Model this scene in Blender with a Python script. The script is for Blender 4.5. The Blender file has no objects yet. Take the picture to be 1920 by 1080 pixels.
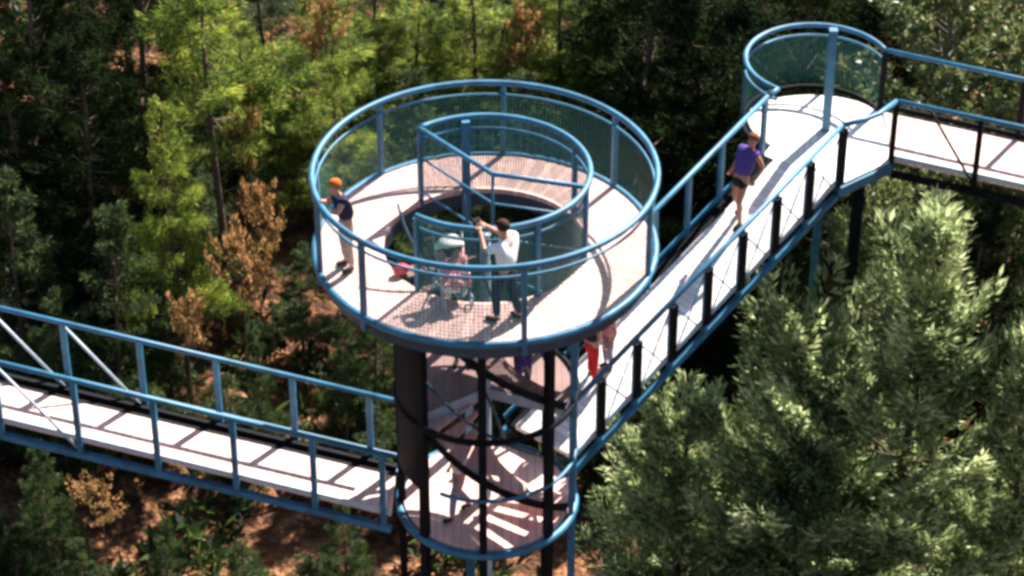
import bpy, bmesh, math, random
import numpy as np
from mathutils import Vector, Matrix
R = math.radians
sc = bpy.context.scene
C = sc.collection

# ---------------------------------------------------------------- camera
PITCH, FPX, CX, CY = 35.0, 4900.0, 910.0, 457.0
DIST = FPX * 2.7 / 318.0
_p = R(PITCH)
FW = Vector((0, math.cos(_p), -math.sin(_p))); UP = Vector((0, math.sin(_p), math.cos(_p))); RT = Vector((1, 0, 0))
_d = FW + RT * ((CX - 960) / FPX) + UP * ((540 - CY) / FPX)
CAM = -_d * DIST
cam_data = bpy.data.cameras.new('camera'); cam = bpy.data.objects.new('camera', cam_data); C.objects.link(cam)
cam.location = CAM; cam.rotation_euler = (R(90 - PITCH), 0, 0)
cam_data.sensor_width = 36; cam_data.lens = 36 * FPX / 1920; cam_data.clip_end = 600; cam_data.clip_start = 1
sc.camera = cam
sc.cycles.filter_width = 3.3

# ---------------------------------------------------------------- world, sun, exposure
SUN_AZ, SUN_EL = 55.0, 44.0          # azimuth from +x towards +y
w = bpy.data.worlds.new('World'); sc.world = w; w.use_nodes = True
nt = w.node_tree
sky = nt.nodes.new('ShaderNodeTexSky'); sky.sky_type = 'NISHITA'; sky.sun_disc = False
sky.sun_elevation = R(SUN_EL); sky.sun_rotation = R(90 - SUN_AZ)
bg = nt.nodes['Background']; bg.inputs['Strength'].default_value = 0.05
nt.links.new(sky.outputs[0], bg.inputs[0])
sd = bpy.data.lights.new('sun', 'SUN'); sd.energy = 5.0; sd.angle = R(0.5); sd.color = (1, 0.95, 0.87)
so = bpy.data.objects.new('sun', sd); C.objects.link(so)
SV = Vector((math.cos(R(SUN_EL)) * math.cos(R(SUN_AZ)), math.cos(R(SUN_EL)) * math.sin(R(SUN_AZ)), math.sin(R(SUN_EL))))
so.rotation_euler = SV.to_track_quat('Z', 'Y').to_euler()
sc.view_settings.view_transform = 'Standard'; sc.view_settings.look = 'None'
sc.view_settings.exposure = 1.7; sc.view_settings.gamma = 1
sc.cycles.max_bounces = 5; sc.cycles.transparent_max_bounces = 24
sc.cycles.transmission_bounces = 3; sc.cycles.diffuse_bounces = 2

GROUND = -14.0
def at(u, v, z=None, y=None):
    """real place of a thing seen at photo pixel (u,v) when its height z or its depth y is known"""
    d = FW + RT * ((u - 960) / FPX) + UP * ((540 - v) / FPX)
    t = (z - CAM.z) / d.z if z is not None else (y - CAM.y) / d.y
    return CAM + d * t

# ---------------------------------------------------------------- materials
def mat(name, col, rough=0.6, spec=0.4, metal=0.0, var=0.0, scale=3.0, bump=0.0, col2=None, detail=4, coord='Object'):
    m = bpy.data.materials.new(name); m.use_nodes = True; n = m.node_tree; b = n.nodes['Principled BSDF']
    b.inputs['Roughness'].default_value = rough; b.inputs['Specular IOR Level'].default_value = spec
    b.inputs['Metallic'].default_value = metal
    b.inputs['Base Color'].default_value = (*col, 1)
    if col2 or var:
        c2 = col2 or tuple(c * (1 - var) for c in col)
        tc = n.nodes.new('ShaderNodeTexCoord'); nz = n.nodes.new('ShaderNodeTexNoise')
        nz.inputs['Scale'].default_value = scale; nz.inputs['Detail'].default_value = detail
        n.links.new(tc.outputs[coord], nz.inputs['Vector'])
        r = n.nodes.new('ShaderNodeValToRGB'); r.color_ramp.elements[0].position = .35; r.color_ramp.elements[1].position = .65
        r.color_ramp.elements[0].color = (*c2, 1); r.color_ramp.elements[1].color = (*col, 1)
        n.links.new(nz.outputs['Fac'], r.inputs[0]); n.links.new(r.outputs[0], b.inputs['Base Color'])
        if bump:
            bp = n.nodes.new('ShaderNodeBump'); bp.inputs['Strength'].default_value = bump; bp.inputs['Distance'].default_value = .05
            n.links.new(nz.outputs['Fac'], bp.inputs['Height']); n.links.new(bp.outputs[0], b.inputs['Normal'])
    return m

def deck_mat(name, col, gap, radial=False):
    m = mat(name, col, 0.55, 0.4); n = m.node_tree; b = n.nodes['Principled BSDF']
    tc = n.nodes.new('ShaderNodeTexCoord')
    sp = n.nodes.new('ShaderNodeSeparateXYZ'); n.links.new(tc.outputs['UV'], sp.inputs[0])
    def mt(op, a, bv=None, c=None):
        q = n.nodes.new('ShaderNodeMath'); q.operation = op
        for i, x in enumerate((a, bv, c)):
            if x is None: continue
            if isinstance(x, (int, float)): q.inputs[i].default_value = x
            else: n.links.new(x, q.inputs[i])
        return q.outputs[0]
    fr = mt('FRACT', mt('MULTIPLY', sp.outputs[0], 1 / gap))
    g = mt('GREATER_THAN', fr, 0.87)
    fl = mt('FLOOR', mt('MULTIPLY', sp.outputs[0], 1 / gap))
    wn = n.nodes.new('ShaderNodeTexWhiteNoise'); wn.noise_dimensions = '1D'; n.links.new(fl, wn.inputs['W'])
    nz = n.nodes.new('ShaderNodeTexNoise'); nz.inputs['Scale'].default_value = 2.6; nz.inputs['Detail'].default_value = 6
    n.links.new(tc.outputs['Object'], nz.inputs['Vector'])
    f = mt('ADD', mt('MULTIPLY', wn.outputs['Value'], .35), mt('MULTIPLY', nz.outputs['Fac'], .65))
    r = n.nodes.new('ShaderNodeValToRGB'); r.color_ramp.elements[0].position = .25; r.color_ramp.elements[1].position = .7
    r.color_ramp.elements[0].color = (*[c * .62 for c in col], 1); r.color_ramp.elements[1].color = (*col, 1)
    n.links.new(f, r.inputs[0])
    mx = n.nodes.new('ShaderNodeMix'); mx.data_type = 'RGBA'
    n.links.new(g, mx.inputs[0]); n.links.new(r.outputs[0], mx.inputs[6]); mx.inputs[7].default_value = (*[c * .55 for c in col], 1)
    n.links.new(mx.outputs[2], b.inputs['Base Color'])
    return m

def mesh_mat(name, col, cell, wire, h=None):
    """wire netting: the wires of a welded grid, open between them"""
    m = mat(name, col, 0.5, 0.4); n = m.node_tree; b = n.nodes['Principled BSDF']
    tc = n.nodes.new('ShaderNodeTexCoord'); sp = n.nodes.new('ShaderNodeSeparateXYZ'); n.links.new(tc.outputs['UV'], sp.inputs[0])
    outs = []
    for k in range(2):
        a = n.nodes.new('ShaderNodeMath'); a.operation = 'MULTIPLY'; a.inputs[1].default_value = 1 / cell; n.links.new(sp.outputs[k], a.inputs[0])
        f = n.nodes.new('ShaderNodeMath'); f.operation = 'FRACT'; n.links.new(a.outputs[0], f.inputs[0])
        g = n.nodes.new('ShaderNodeMath'); g.operation = 'LESS_THAN'; g.inputs[1].default_value = wire; n.links.new(f.outputs[0], g.inputs[0]); outs.append(g.outputs[0])
    mx = n.nodes.new('ShaderNodeMath'); mx.operation = 'MAXIMUM'; n.links.new(outs[0], mx.inputs[0]); n.links.new(outs[1], mx.inputs[1])
    n.links.new(mx.outputs[0], b.inputs['Alpha'])
    return m

def leaf_mat(name, cols, transl=0.35, rough=0.55, spec=0.25):
    m = bpy.data.materials.new(name); m.use_nodes = True; n = m.node_tree; b = n.nodes['Principled BSDF']; o = n.nodes['Material Output']
    b.inputs['Roughness'].default_value = rough; b.inputs['Specular IOR Level'].default_value = spec
    tc = n.nodes.new('ShaderNodeTexCoord'); nz = n.nodes.new('ShaderNodeTexNoise'); nz.inputs['Scale'].default_value = .9; nz.inputs['Detail'].default_value = 3
    n.links.new(tc.outputs['Object'], nz.inputs['Vector'])
    gi = n.nodes.new('ShaderNodeNewGeometry')
    ad = n.nodes.new('ShaderNodeMath'); ad.operation = 'MULTIPLY_ADD'; ad.inputs[1].default_value = .45; ad.inputs[2].default_value = -.22
    n.links.new(gi.outputs['Random Per Island'], ad.inputs[0])
    a2 = n.nodes.new('ShaderNodeMath'); a2.operation = 'ADD'; n.links.new(ad.outputs[0], a2.inputs[0]); n.links.new(nz.outputs['Fac'], a2.inputs[1])
    r = n.nodes.new('ShaderNodeValToRGB'); e = r.color_ramp.elements
    e[0].position = .25; e[0].color = (*cols[0], 1); e[1].position = .75; e[1].color = (*cols[-1], 1)
    for i, c in enumerate(cols[1:-1]):
        q = e.new(.25 + .5 * (i + 1) / (len(cols) - 1)); q.color = (*c, 1)
    n.links.new(a2.outputs[0], r.inputs[0]); n.links.new(r.outputs[0], b.inputs['Base Color'])
    t = n.nodes.new('ShaderNodeBsdfTranslucent'); n.links.new(r.outputs[0], t.inputs[0])
    mx = n.nodes.new('ShaderNodeMixShader'); mx.inputs[0].default_value = transl
    n.links.new(b.outputs[0], mx.inputs[1]); n.links.new(t.outputs[0], mx.inputs[2]); n.links.new(mx.outputs[0], o.inputs[0])
    return m

M = dict(
    blue=mat('blue_paint', (.025, .17, .30), .5, .5, var=.45, scale=3.5, detail=8),
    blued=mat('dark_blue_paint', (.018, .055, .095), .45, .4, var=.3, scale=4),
    steel=mat('dark_and_shade_steel', (.006, .008, .011), .75, .12, var=.5, scale=6),
    pale=mat('galvanised_steel', (.42, .50, .58), .4, .5, var=.2, scale=6),
    net=mesh_mat('wire_netting', (.03, .22, .19), .065, .12),
    netd=mesh_mat('dense_wire_netting', (.012, .12, .13), .045, .34),
    deck=deck_mat('weathered_boards', (.80, .50, .44), .14),
    deckp=deck_mat('painted_sun_boards', (.92, .84, .80), .14),  # sunlight on the sloping deck is put into this pale colour
    deckd=deck_mat('painted_shade_boards', (.22, .115, .10), .14),  # shade below the top deck is put into this board colour
    ground=None,
    bark=mat('bark', (.16, .11, .08), .9, .1, var=.5, scale=9, bump=.6),
    barkg=mat('grey_bark', (.25, .22, .19), .9, .1, var=.5, scale=9, bump=.6),
    skin=mat('skin', (.55, .28, .19), .5, .4, var=.1),
    tan=mat('tanned_skin', (.46, .20, .12), .5, .4, var=.1),
)
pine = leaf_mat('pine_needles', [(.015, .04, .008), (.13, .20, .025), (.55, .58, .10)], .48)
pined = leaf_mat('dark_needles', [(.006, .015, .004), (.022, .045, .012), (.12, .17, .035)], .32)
deep = leaf_mat('painted_shade_needles', [(.004, .010, .003), (.010, .020, .006), (.035, .055, .015)], .2, .9, .05)  # shade of the deep wood is put into this needle colour
rust = leaf_mat('litter_standin_leaves', [(.02, .03, .008), (.30, .17, .05), (.75, .42, .20)], .35)  # leaves of the trees added in place of sunlit leaf litter
cedar = leaf_mat('cedar_sprays', [(.025, .05, .015), (.26, .34, .14), (.72, .76, .40)], .46, .5, .35)
broad = leaf_mat('broad_leaves', [(.045, .08, .025), (.12, .16, .045), (.30, .29, .12)], .35, .45, .4)

def ground_mat():
    m = bpy.data.materials.new('leaf_litter'); m.use_nodes = True; n = m.node_tree; b = n.nodes['Principled BSDF']
    b.inputs['Roughness'].default_value = .95; b.inputs['Specular IOR Level'].default_value = .1
    tc = n.nodes.new('ShaderNodeTexCoord')
    a = n.nodes.new('ShaderNodeTexNoise'); a.inputs['Scale'].default_value = 1.6; a.inputs['Detail'].default_value = 8; a.inputs['Roughness'].default_value = .75
    n.links.new(tc.outputs['Object'], a.inputs['Vector'])
    r = n.nodes.new('ShaderNodeValToRGB'); e = r.color_ramp.elements
    e[0].position = .34; e[0].color = (.02, .011, .008, 1); e[1].position = .68; e[1].color = (.36, .19, .12, 1)
    q = e.new(.5); q.color = (.11, .05, .028, 1); q = e.new(.58); q.color = (.25, .115, .05, 1)
    n.links.new(a.outputs['Fac'], r.inputs[0]); n.links.new(r.outputs[0], b.inputs['Base Color'])
    v = n.nodes.new('ShaderNodeTexVoronoi'); v.inputs['Scale'].default_value = 7; n.links.new(tc.outputs['Object'], v.inputs['Vector'])
    bp = n.nodes.new('ShaderNodeBump'); bp.inputs['Strength'].default_value = .8; bp.inputs['Distance'].default_value = .1
    n.links.new(v.outputs['Distance'], bp.inputs['Height']); n.links.new(bp.outputs[0], b.inputs['Normal'])
    return m
M['ground'] = ground_mat()

# ---------------------------------------------------------------- object helpers
def setp(o, label=None, cat=None, group=None, kind=None):
    if label: o['label'] = label
    if cat: o['category'] = cat
    if group: o['group'] = group
    if kind: o['kind'] = kind
    return o
def thing(name, label, cat, loc=(0, 0, 0), group=None, rz=0):
    o = bpy.data.objects.new(name, None); C.objects.link(o); o.location = loc; o.rotation_euler.z = rz; o.empty_display_size = .2
    return setp(o, label, cat, group)

class MB:
    def __init__(s): s.v = []; s.f = []; s.uv = {}
    def add(s, vs, fs, uvs=None):
        k = len(s.v); s.v += [tuple(x) for x in vs]
        for i, f in enumerate(fs):
            s.f.append(tuple(j + k for j in f))
            if uvs: s.uv[len(s.f) - 1] = uvs[i]
    def tube(s, pts, r, n=10, closed=False, r2=None):
        pts = [Vector(p) for p in pts]; N = len(pts); vs = []; fs = []
        up = Vector((0, 0, 1))
        for i, p in enumerate(pts):
            if closed: d = pts[(i + 1) % N] - pts[i - 1]
            else: d = pts[min(i + 1, N - 1)] - pts[max(i - 1, 0)]
            d.normalize()
            a = d.cross(up if abs(d.z) < .95 else Vector((1, 0, 0))).normalized(); b = a.cross(d).normalized()
            rr = r if r2 is None else r + (r2 - r) * i / (N - 1)
            for k in range(n):
                t = 2 * math.pi * k / n
                vs.append(p + a * math.cos(t) * rr + b * math.sin(t) * rr)
        for i in range(N if closed else N - 1):
            j = (i + 1) % N
            for k in range(n):
                fs.append((i * n + k, i * n + (k + 1) % n, j * n + (k + 1) % n, j * n + k))
        if not closed:
            fs.append(tuple(range(n))); fs.append(tuple((N - 1) * n + k for k in reversed(range(n))))
        s.add(vs, fs)
    def bar(s, a, b, w, h, up=(0, 0, 1)):
        a = Vector(a); b = Vector(b); d = (b - a).normalized(); u = Vector(up)
        if abs(d.dot(u)) > .95: u = Vector((0, 1, 0))
        x = d.cross(u).normalized(); y = x.cross(d).normalized(); vs = []
        for p in (a, b):
            for sx, sy in ((-1, -1), (1, -1), (1, 1), (-1, 1)): vs.append(p + x * sx * w / 2 + y * sy * h / 2)
        s.add(vs, [(0, 1, 2, 3), (7, 6, 5, 4), (0, 4, 5, 1), (1, 5, 6, 2), (2, 6, 7, 3), (3, 7, 4, 0)])
    def slab(s, poly, th, uvf=None):
        """poly: list of 3D points of the top, th thickness"""
        n = len(poly); top = [Vector(p) for p in poly]; bot = [p - Vector((0, 0, th)) for p in top]
        fs = [tuple(range(n)), tuple(reversed(range(n, 2 * n)))] + [(i, i + n, (i + 1) % n + n, (i + 1) % n) for i in range(n)]
        uvf = uvf or (lambda p: (p.x, p.y))
        allv = top + bot
        s.add(allv, fs, [[uvf(allv[i]) for i in f] for f in fs])
    def build(s, name, m, parent=None, smooth=False, loc=None):
        me = bpy.data.meshes.new(name); me.from_pydata(s.v, [], s.f); me.update()
        if s.uv:
            ul = me.uv_layers.new(name='UVMap')
            for p in me.polygons:
                if p.index in s.uv:
                    for li, u in zip(p.loop_indices, s.uv[p.index]): ul.data[li].uv = u
        bm = bmesh.new(); bm.from_mesh(me); bmesh.ops.recalc_face_normals(bm, faces=bm.faces); bm.to_mesh(me); bm.free()
        me.materials.append(m)
        if smooth: me.polygons.foreach_set('use_smooth', [True] * len(me.polygons))
        o = bpy.data.objects.new(name, me); C.objects.link(o)
        if parent: o.parent = parent
        if loc: o.location = loc
        return o

def arc(r, a0, a1, z, n=48, c=(0, 0)):
    return [Vector((c[0] + r * math.cos(R(a0 + (a1 - a0) * i / n)), c[1] + r * math.sin(R(a0 + (a1 - a0) * i / n)), z)) for i in range(n + 1)]
def tube(name, pts, r, m, parent, n=10, closed=False, r2=None):
    b = MB(); b.tube(pts, r, n, closed, r2); return b.build(name, m, parent, True)
def bar(name, a, b_, w_, h_, m, parent, up=(0, 0, 1)):
    b = MB(); b.bar(a, b_, w_, h_, up); return b.build(name, m, parent)
def curtain(name, pts_low, pts_high, m, parent):
    b = MB(); L = 0
    for i in range(len(pts_low) - 1):
        d = (Vector(pts_low[i + 1]) - Vector(pts_low[i])).length
        h0 = (Vector(pts_high[i]) - Vector(pts_low[i])).length; h1 = (Vector(pts_high[i + 1]) - Vector(pts_low[i + 1])).length
        b.add([pts_low[i], pts_low[i + 1], pts_high[i + 1], pts_high[i]], [(0, 1, 2, 3)], [[(L, 0), (L + d, 0), (L + d, h1), (L, h0)]])
        L += d
    return b.build(name, m, parent)

# ================================================================ GROUND
def build_ground():
    n = 120; S = 130; rnd = random.Random(5); b = MB(); vs = []; fs = []
    for j in range(n + 1):
        for i in range(n + 1):
            x = -S / 2 + S * i / n; y = -40 + S * j / n
            z = GROUND + .35 * math.sin(x * .23 + 1) * math.cos(y * .19) + rnd.uniform(-.06, .06)
            vs.append((x, y, z))
    for j in range(n):
        for i in range(n):
            a = j * (n + 1) + i; fs.append((a, a + 1, a + n + 2, a + n + 1))
    b.add(vs, fs); o = b.build('ground', M['ground'], smooth=True); setp(o, kind='structure')
    # the same sheet carried on to the horizon
build_ground()
def far_ground():
    b = MB(); z = GROUND - .6
    b.slab([(-400, -60, z), (400, -60, z), (400, 600, z), (-400, 600, z)], .2)
    o = b.build('terrain', M['ground']); setp(o, kind='structure')
far_ground()

# ================================================================ TOWER
tower = thing('lookout_tower', 'round blue steel lookout tower with an open ring deck above a spiral stair', 'tower', (0, 0, GROUND))
H = -GROUND   # children are placed relative to the tower's foot
def T(o): o.location.z += H; return o
RO, RI, RC, HR = 2.7, 1.62, 1.45, 1.38
LAND, LOW = -2.8, -5.17
# top deck: ring of boards
def ring_slab(r0, r1, a0, a1, z, th, seg=72, uvs='circ'):
    b = MB(); n = seg
    for i in range(n):
        t0 = R(a0 + (a1 - a0) * i / n); t1 = R(a0 + (a1 - a0) * (i + 1) / n)
        P = lambda r, t, zz: (r * math.cos(t), r * math.sin(t), zz)
        vs = [P(r0, t0, z), P(r1, t0, z), P(r1, t1, z), P(r0, t1, z), P(r0, t0, z - th), P(r1, t0, z - th), P(r1, t1, z - th), P(r0, t1, z - th)]
        fs = [(0, 1, 2, 3), (7, 6, 5, 4), (1, 5, 6, 2), (3, 7, 4, 0)]
        if i == 0: fs.append((0, 4, 5, 1))
        if i == n - 1: fs.append((2, 6, 7, 3))
        rm = (r1 + max(r0, .6)) / 2
        def uv(k):
            t = t0 if k in (0, 1, 4, 5) else t1; return (t * rm, (r0 if k in (0, 3, 4, 7) else r1))
        b.add(vs, fs, [[uv(k) for k in f] for f in fs])
    return b
o = ring_slab(RI, RO - .03, 0, 360, 0, .09).build('top_deck', M['deck'], tower); T(o)
bm = bmesh.new(); bm.from_mesh(o.data); bmesh.ops.remove_doubles(bm, verts=bm.verts, dist=1e-4); bm.to_mesh(o.data); bm.free()
T(tube('deck_rim', arc(RO + .01, 0, 360, -.02, 72)[:-1], .06, M['blue'], tower, 8, True))
# deep ring beam and its bracket arms under the deck
T(ring_slab(RO - .16, RO - .06, 0, 360, -.1, .22).build('ring_beam', M['blued'], tower))
T(ring_slab(RI - .01, RI + .07, 0, 360, -.1, .22).build('ring_beam', M['blued'], tower))
cols = [-92, -45, -135, -3, 183, 45, 103, 140]
for a in range(0, 360, 30):
    c, s = math.cos(R(a)), math.sin(R(a))
    T(bar('joist', (1.7 * c, 1.7 * s, -.19), (2.54 * c, 2.54 * s, -.19), .06, .16, M['steel'], tower))
# outer railing
T(tube('outer_rail', arc(RO, 0, 360, HR, 96)[:-1], .05, M['blue'], tower, 10, True))
T(tube('outer_lower_rail', arc(RO - .04, 0, 360, HR - .2, 96)[:-1], .022, M['blue'], tower, 8, True))
T(curtain('outer_netting', arc(RO - .02, 0, 360, .04, 96), arc(RO - .02, 0, 360, HR - .2, 96), M['net'], tower))
for a in (39, -19, -77, -133, -163, 172, 130, 84):
    c, s = math.cos(R(a)), math.sin(R(a))
    T(bar('outer_post', (RO * c, RO * s, -.25), (RO * c, RO * s, HR - .04), .08, .08, M['blue'], tower, up=(c, s, 0)))
# inner railing: round the stair opening, open on the left (130 to 222 degrees)
A0, A1 = 132 - 360, 130      # drawn from -138 (222) round the front and right to 130
A0 = -129
ring = arc(RI + .03, A0, 130, HR, 72)
T(tube('inner_rail', ring, .05, M['blue'], tower))
T(tube('inner_lower_rail', arc(RI + .01, A0, 130, HR - .22, 72), .024, M['blue'], tower, 8))
T(curtain('inner_netting', arc(RI + .02, A0, 130, .03, 72), arc(RI + .02, A0, 130, HR - .05, 72), M['netd'], tower))
for a in (A0, 130, -17, -60, 30):
    c, s = math.cos(R(a)), math.sin(R(a)); r = RI + .03
    T(bar('inner_post', (r * c, r * s, -.1), (r * c, r * s, HR - .04), .07, .07, M['blue'], tower, up=(c, s, 0)))
# chord rails from the opening to the middle pole and on to the right
pC = Vector((.12, -.1, HR)); pL = ring[-1]; a = R(-17); pR = Vector(((RI + .06) * math.cos(a), (RI + .06) * math.sin(a), HR))
T(tube('stair_rail', [pL, pC, pR], .042, M['blue'], tower))
T(tube('stair_rail', [pL - Vector((0, 0, .55)), pC - Vector((0, 0, .55)), pR - Vector((0, 0, .55))], .02, M['blue'], tower, 8))
T(tube('stair_rail', [pL - Vector((0, 0, 1.2)), pC - Vector((0, 0, 1.2)), pR - Vector((0, 0, 1.2))], .02, M['blue'], tower, 8))
# middle pole, columns
T(tube('centre_pole', [(.0, -.02, GROUND - .5), (.0, -.02, .2)], .085, M['pale'], tower, 14))
T(tube('thin_post', [(.12, -.1, .2), (.12, -.1, HR)], .025, M['blue'], tower, 8))
for a in cols:
    c, s = math.cos(R(a)), math.sin(R(a)); top = HR - .02 if a == 103 else -.32
    x = bar('column', (RC * c, RC * s, GROUND - .5), (RC * c, RC * s, top), .13, .13, M['blue' if a in (103, -3) else 'steel'], tower, up=(c, s, 0)); T(x)  # dark columns carry the shade under the deck in their colour
    if a == 103:
        x.data.transform(Matrix.Translation((0, .12, 0)))
T(bar('column', (1.42, -.42, GROUND - .5), (1.42, -.42, -.32), .09, .09, M['blue'], tower))
# stair flights with grating treads
def flight(a0, a1, z0, z1, n, mtl):
    outer = []; inner = []
    for i in range(n):
        t0 = a0 + (a1 - a0) * i / n; t1 = a0 + (a1 - a0) * (i + 1) / n + 2; z = z0 + (z1 - z0) * (i + 1) / (n + 1)
        b = MB(); b.slab([p for p in arc(1.36, t0, t1, z, 3)] + [p for p in reversed(arc(.14, t0, t1, z, 2))], .04)
        T(b.build('stair_tread', mtl, tower))
    for k in range(25):
        f = k / 24; t = R(a0 + (a1 - a0) * f); z = z0 + (z1 - z0) * f
        outer.append(Vector((1.4 * math.cos(t), 1.4 * math.sin(t), z)))
    b = MB()
    for k in range(24): b.bar(outer[k] + Vector((0, 0, -.04)), outer[k + 1] + Vector((0, 0, -.04)), .03, .13)
    T(b.build('stringer', M['steel'], tower))
    T(tube('stair_handrail', [p + Vector((0, 0, 1.0)) for p in outer], .026, M['blued'], tower, 8))
    T(tube('stair_handrail', [p * 1 + Vector((-p.x * .75, -p.y * .75, 1.0)) for p in outer], .024, M['blued'], tower, 8))
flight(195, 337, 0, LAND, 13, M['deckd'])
flight(217, 350, LAND, LOW, 11, M['deck'])
# middle landing: a sector behind the flights
b = MB(); b.slab([p for p in arc(1.4, -23, 217, LAND, 40)] + [Vector((-.02, -.06, LAND))], .08)
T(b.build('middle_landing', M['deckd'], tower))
T(tube('landing_ring', arc(1.5, 0, 360, LAND - .06, 60)[:-1], .055, M['steel'], tower, 8, True))
for a in (217, -23):
    T(bar('landing_beam', (0, -.06, LAND - .12), (1.4 * math.cos(R(a)), 1.4 * math.sin(R(a)), LAND - .12), .07, .2, M['pale'], tower))
T(tube('landing_rail', arc(1.42, -23, 170, LAND + 1.1, 40), .03, M['blue'], tower, 8))
# lowest deck: disc, tongue towards each bridge
b = MB(); b.slab(arc(1.42, 0, 360, LOW, 48)[:-1], .1)
T(b.build('lower_deck', M['deck'], tower))
T(tube('lower_ring', arc(1.5, 0, 360, LOW - .08, 60)[:-1], .07, M['blue'], tower, 8, True))
T(tube('lower_rail', arc(1.5, -120, 14, LOW + 1.1, 40), .035, M['blue'], tower, 8))
b = MB()
for k in range(8):
    t0, t1 = R(184 + k * 5), R(184 + k * 5 + 5); z0_, z1_ = -4.2, -.33
    P = lambda r, t, z: (r * math.cos(t), r * math.sin(t), z)
    b.add([P(1.5, t0, z0_), P(1.5, t1, z0_), P(1.5, t1, z1_), P(1.5, t0, z1_), P(1.46, t0, z0_), P(1.46, t1, z0_), P(1.46, t1, z1_), P(1.46, t0, z1_)],
          [(0, 1, 2, 3), (7, 6, 5, 4), (0, 4, 5, 1), (3, 2, 6, 7)] + ([(0, 3, 7, 4)] if k == 0 else []) + ([(1, 5, 6, 2)] if k == 7 else []))
T(b.build('stair_screen', M['steel'], tower))

# ================================================================ BRIDGES
def bridge(name, label, near, far, zoff_deck, zoff_chord, near_t, far_t, diag, z_rail=1.38, mtl='deck', frame='blue', th=.08, inset=0, wide_posts=False, net=False):
    """near/far: end point pairs (x,y,zA) of the two edges; rails at zA+z_rail, deck at zA+zoff_deck, lower chord at zA+zoff_chord"""
    n0, n1 = Vector(near[0]), Vector(near[1]); f0, f1 = Vector(far[0]), Vector(far[1])
    base = thing(name, label, 'walkway', (0, 0, 0))
    Z = lambda z: Vector((0, 0, z))
    # deck of cross boards
    b = MB(); d = (n1 - n0); L = d.length; k = (f0 - n0).normalized() * .06
    wd = (f0 - n0).normalized() * inset
    poly = [n0 + Z(zoff_deck) + k, n1 + Z(zoff_deck) + k, f1 + Z(zoff_deck) - k - wd, f0 + Z(zoff_deck) - k - wd]
    dn = d.normalized()
    b.slab(poly, th, uvf=lambda p: ((p - n0).dot(dn), 0)); b.build('deck', M[mtl], base)
    if inset:
        for q in (.35, 1.0): bar('side_beam', f0 + Z(zoff_deck - .1) - wd * q, f1 + Z(zoff_deck - .1) - wd * q, .10, .16, M['steel'], base)
    if net:
        curtain('netting', [f0 + Z(zoff_deck), f1 + Z(zoff_deck)], [f0 + Z(z_rail), f1 + Z(z_rail)], M['net'], base)
        curtain('netting', [n0 + Z(zoff_deck), n1 + Z(zoff_deck)], [n0 + Z(z_rail), n1 + Z(z_rail)], M['net'], base)
    for (p0, p1, ts, sgn) in ((n0, n1, near_t, -1), (f0, f1, far_t, 1)):
        tube('handrail', [p0 + Z(z_rail), p1 + Z(z_rail)], .047, M['blue'], base)
        bar('kick_plate', p0 + Z(zoff_deck + .06), p1 + Z(zoff_deck + .06), .03, .1, M['pale' if sgn < 0 else frame], base)
        bar('lower_chord', p0 + Z(zoff_chord), p1 + Z(zoff_chord), .10, .12, M[frame], base)
        for t in ts:
            q = p0.lerp(p1, t)
            bar('post', q + Z(zoff_chord), q + Z(z_rail - .03), .075, .10, M[frame], base, up=tuple(dn))
            if wide_posts and sgn < 0:
                q2 = q - k * 1.1 - dn * .02; bar('inner_post', q2 + Z(zoff_deck), q2 + Z(z_rail - .06), .05, .17, M['steel'], base, up=tuple(dn))
    for t in near_t:
        q = n0.lerp(n1, t); r = f0.lerp(f1, t)
        bar('cross_beam', q + Z(zoff_chord + .06), r + Z(zoff_chord + .06), .07, .1, M['steel'], base)
    for (side, t0, z0, t1, z1, rr, mm) in diag:
        p0, p1 = (n0, n1) if side == 'n' else (f0, f1)
        tube('brace', [p0.lerp(p1, t0) + Z(z0), p0.lerp(p1, t1) + Z(z1)], rr, M[mm], base, 8)
    return base

# left footbridge
nL0, nL1 = Vector((-1.6, -.88, -5.0)), Vector((-8.01, .08, -3.8)); dL = (nL1 - nL0)
fL0, fL1 = Vector((-1.55, .62, -5.0)), Vector((-8.12, 1.58, -3.8)); dF = fL1 - fL0
ext = 1.45
nLe, fLe = nL0 + dL * ext, fL0 + dF * ext
ntx = [(-1.72), (-2.87), (-4.19), (-5.50), (-6.82), (-8.14), (-9.46), (-10.7)]
ftx = [(-2.0), (-3.3), (-4.6), (-5.9), (-7.2), (-8.5), (-9.8)]
nt_ = [(x - nL0.x) / (nLe.x - nL0.x) for x in ntx]; ft_ = [(x - fL0.x) / (fLe.x - fL0.x) for x in ftx]
diag = [('n', nt_[i], -.1, nt_[i + 1], 1.33, .026, 'pale') for i in (4, 5, 6)] + [('f', ft_[i], -.1, ft_[i + 1], 1.33, .026, 'pale') for i in (3, 4, 5)]
bridge('footbridge', 'blue railed footbridge rising to the left from the foot of the lookout tower', (nL0, nLe), (fL0, fLe), .12, -.18, nt_, ft_, diag, inset=.42)

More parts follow.
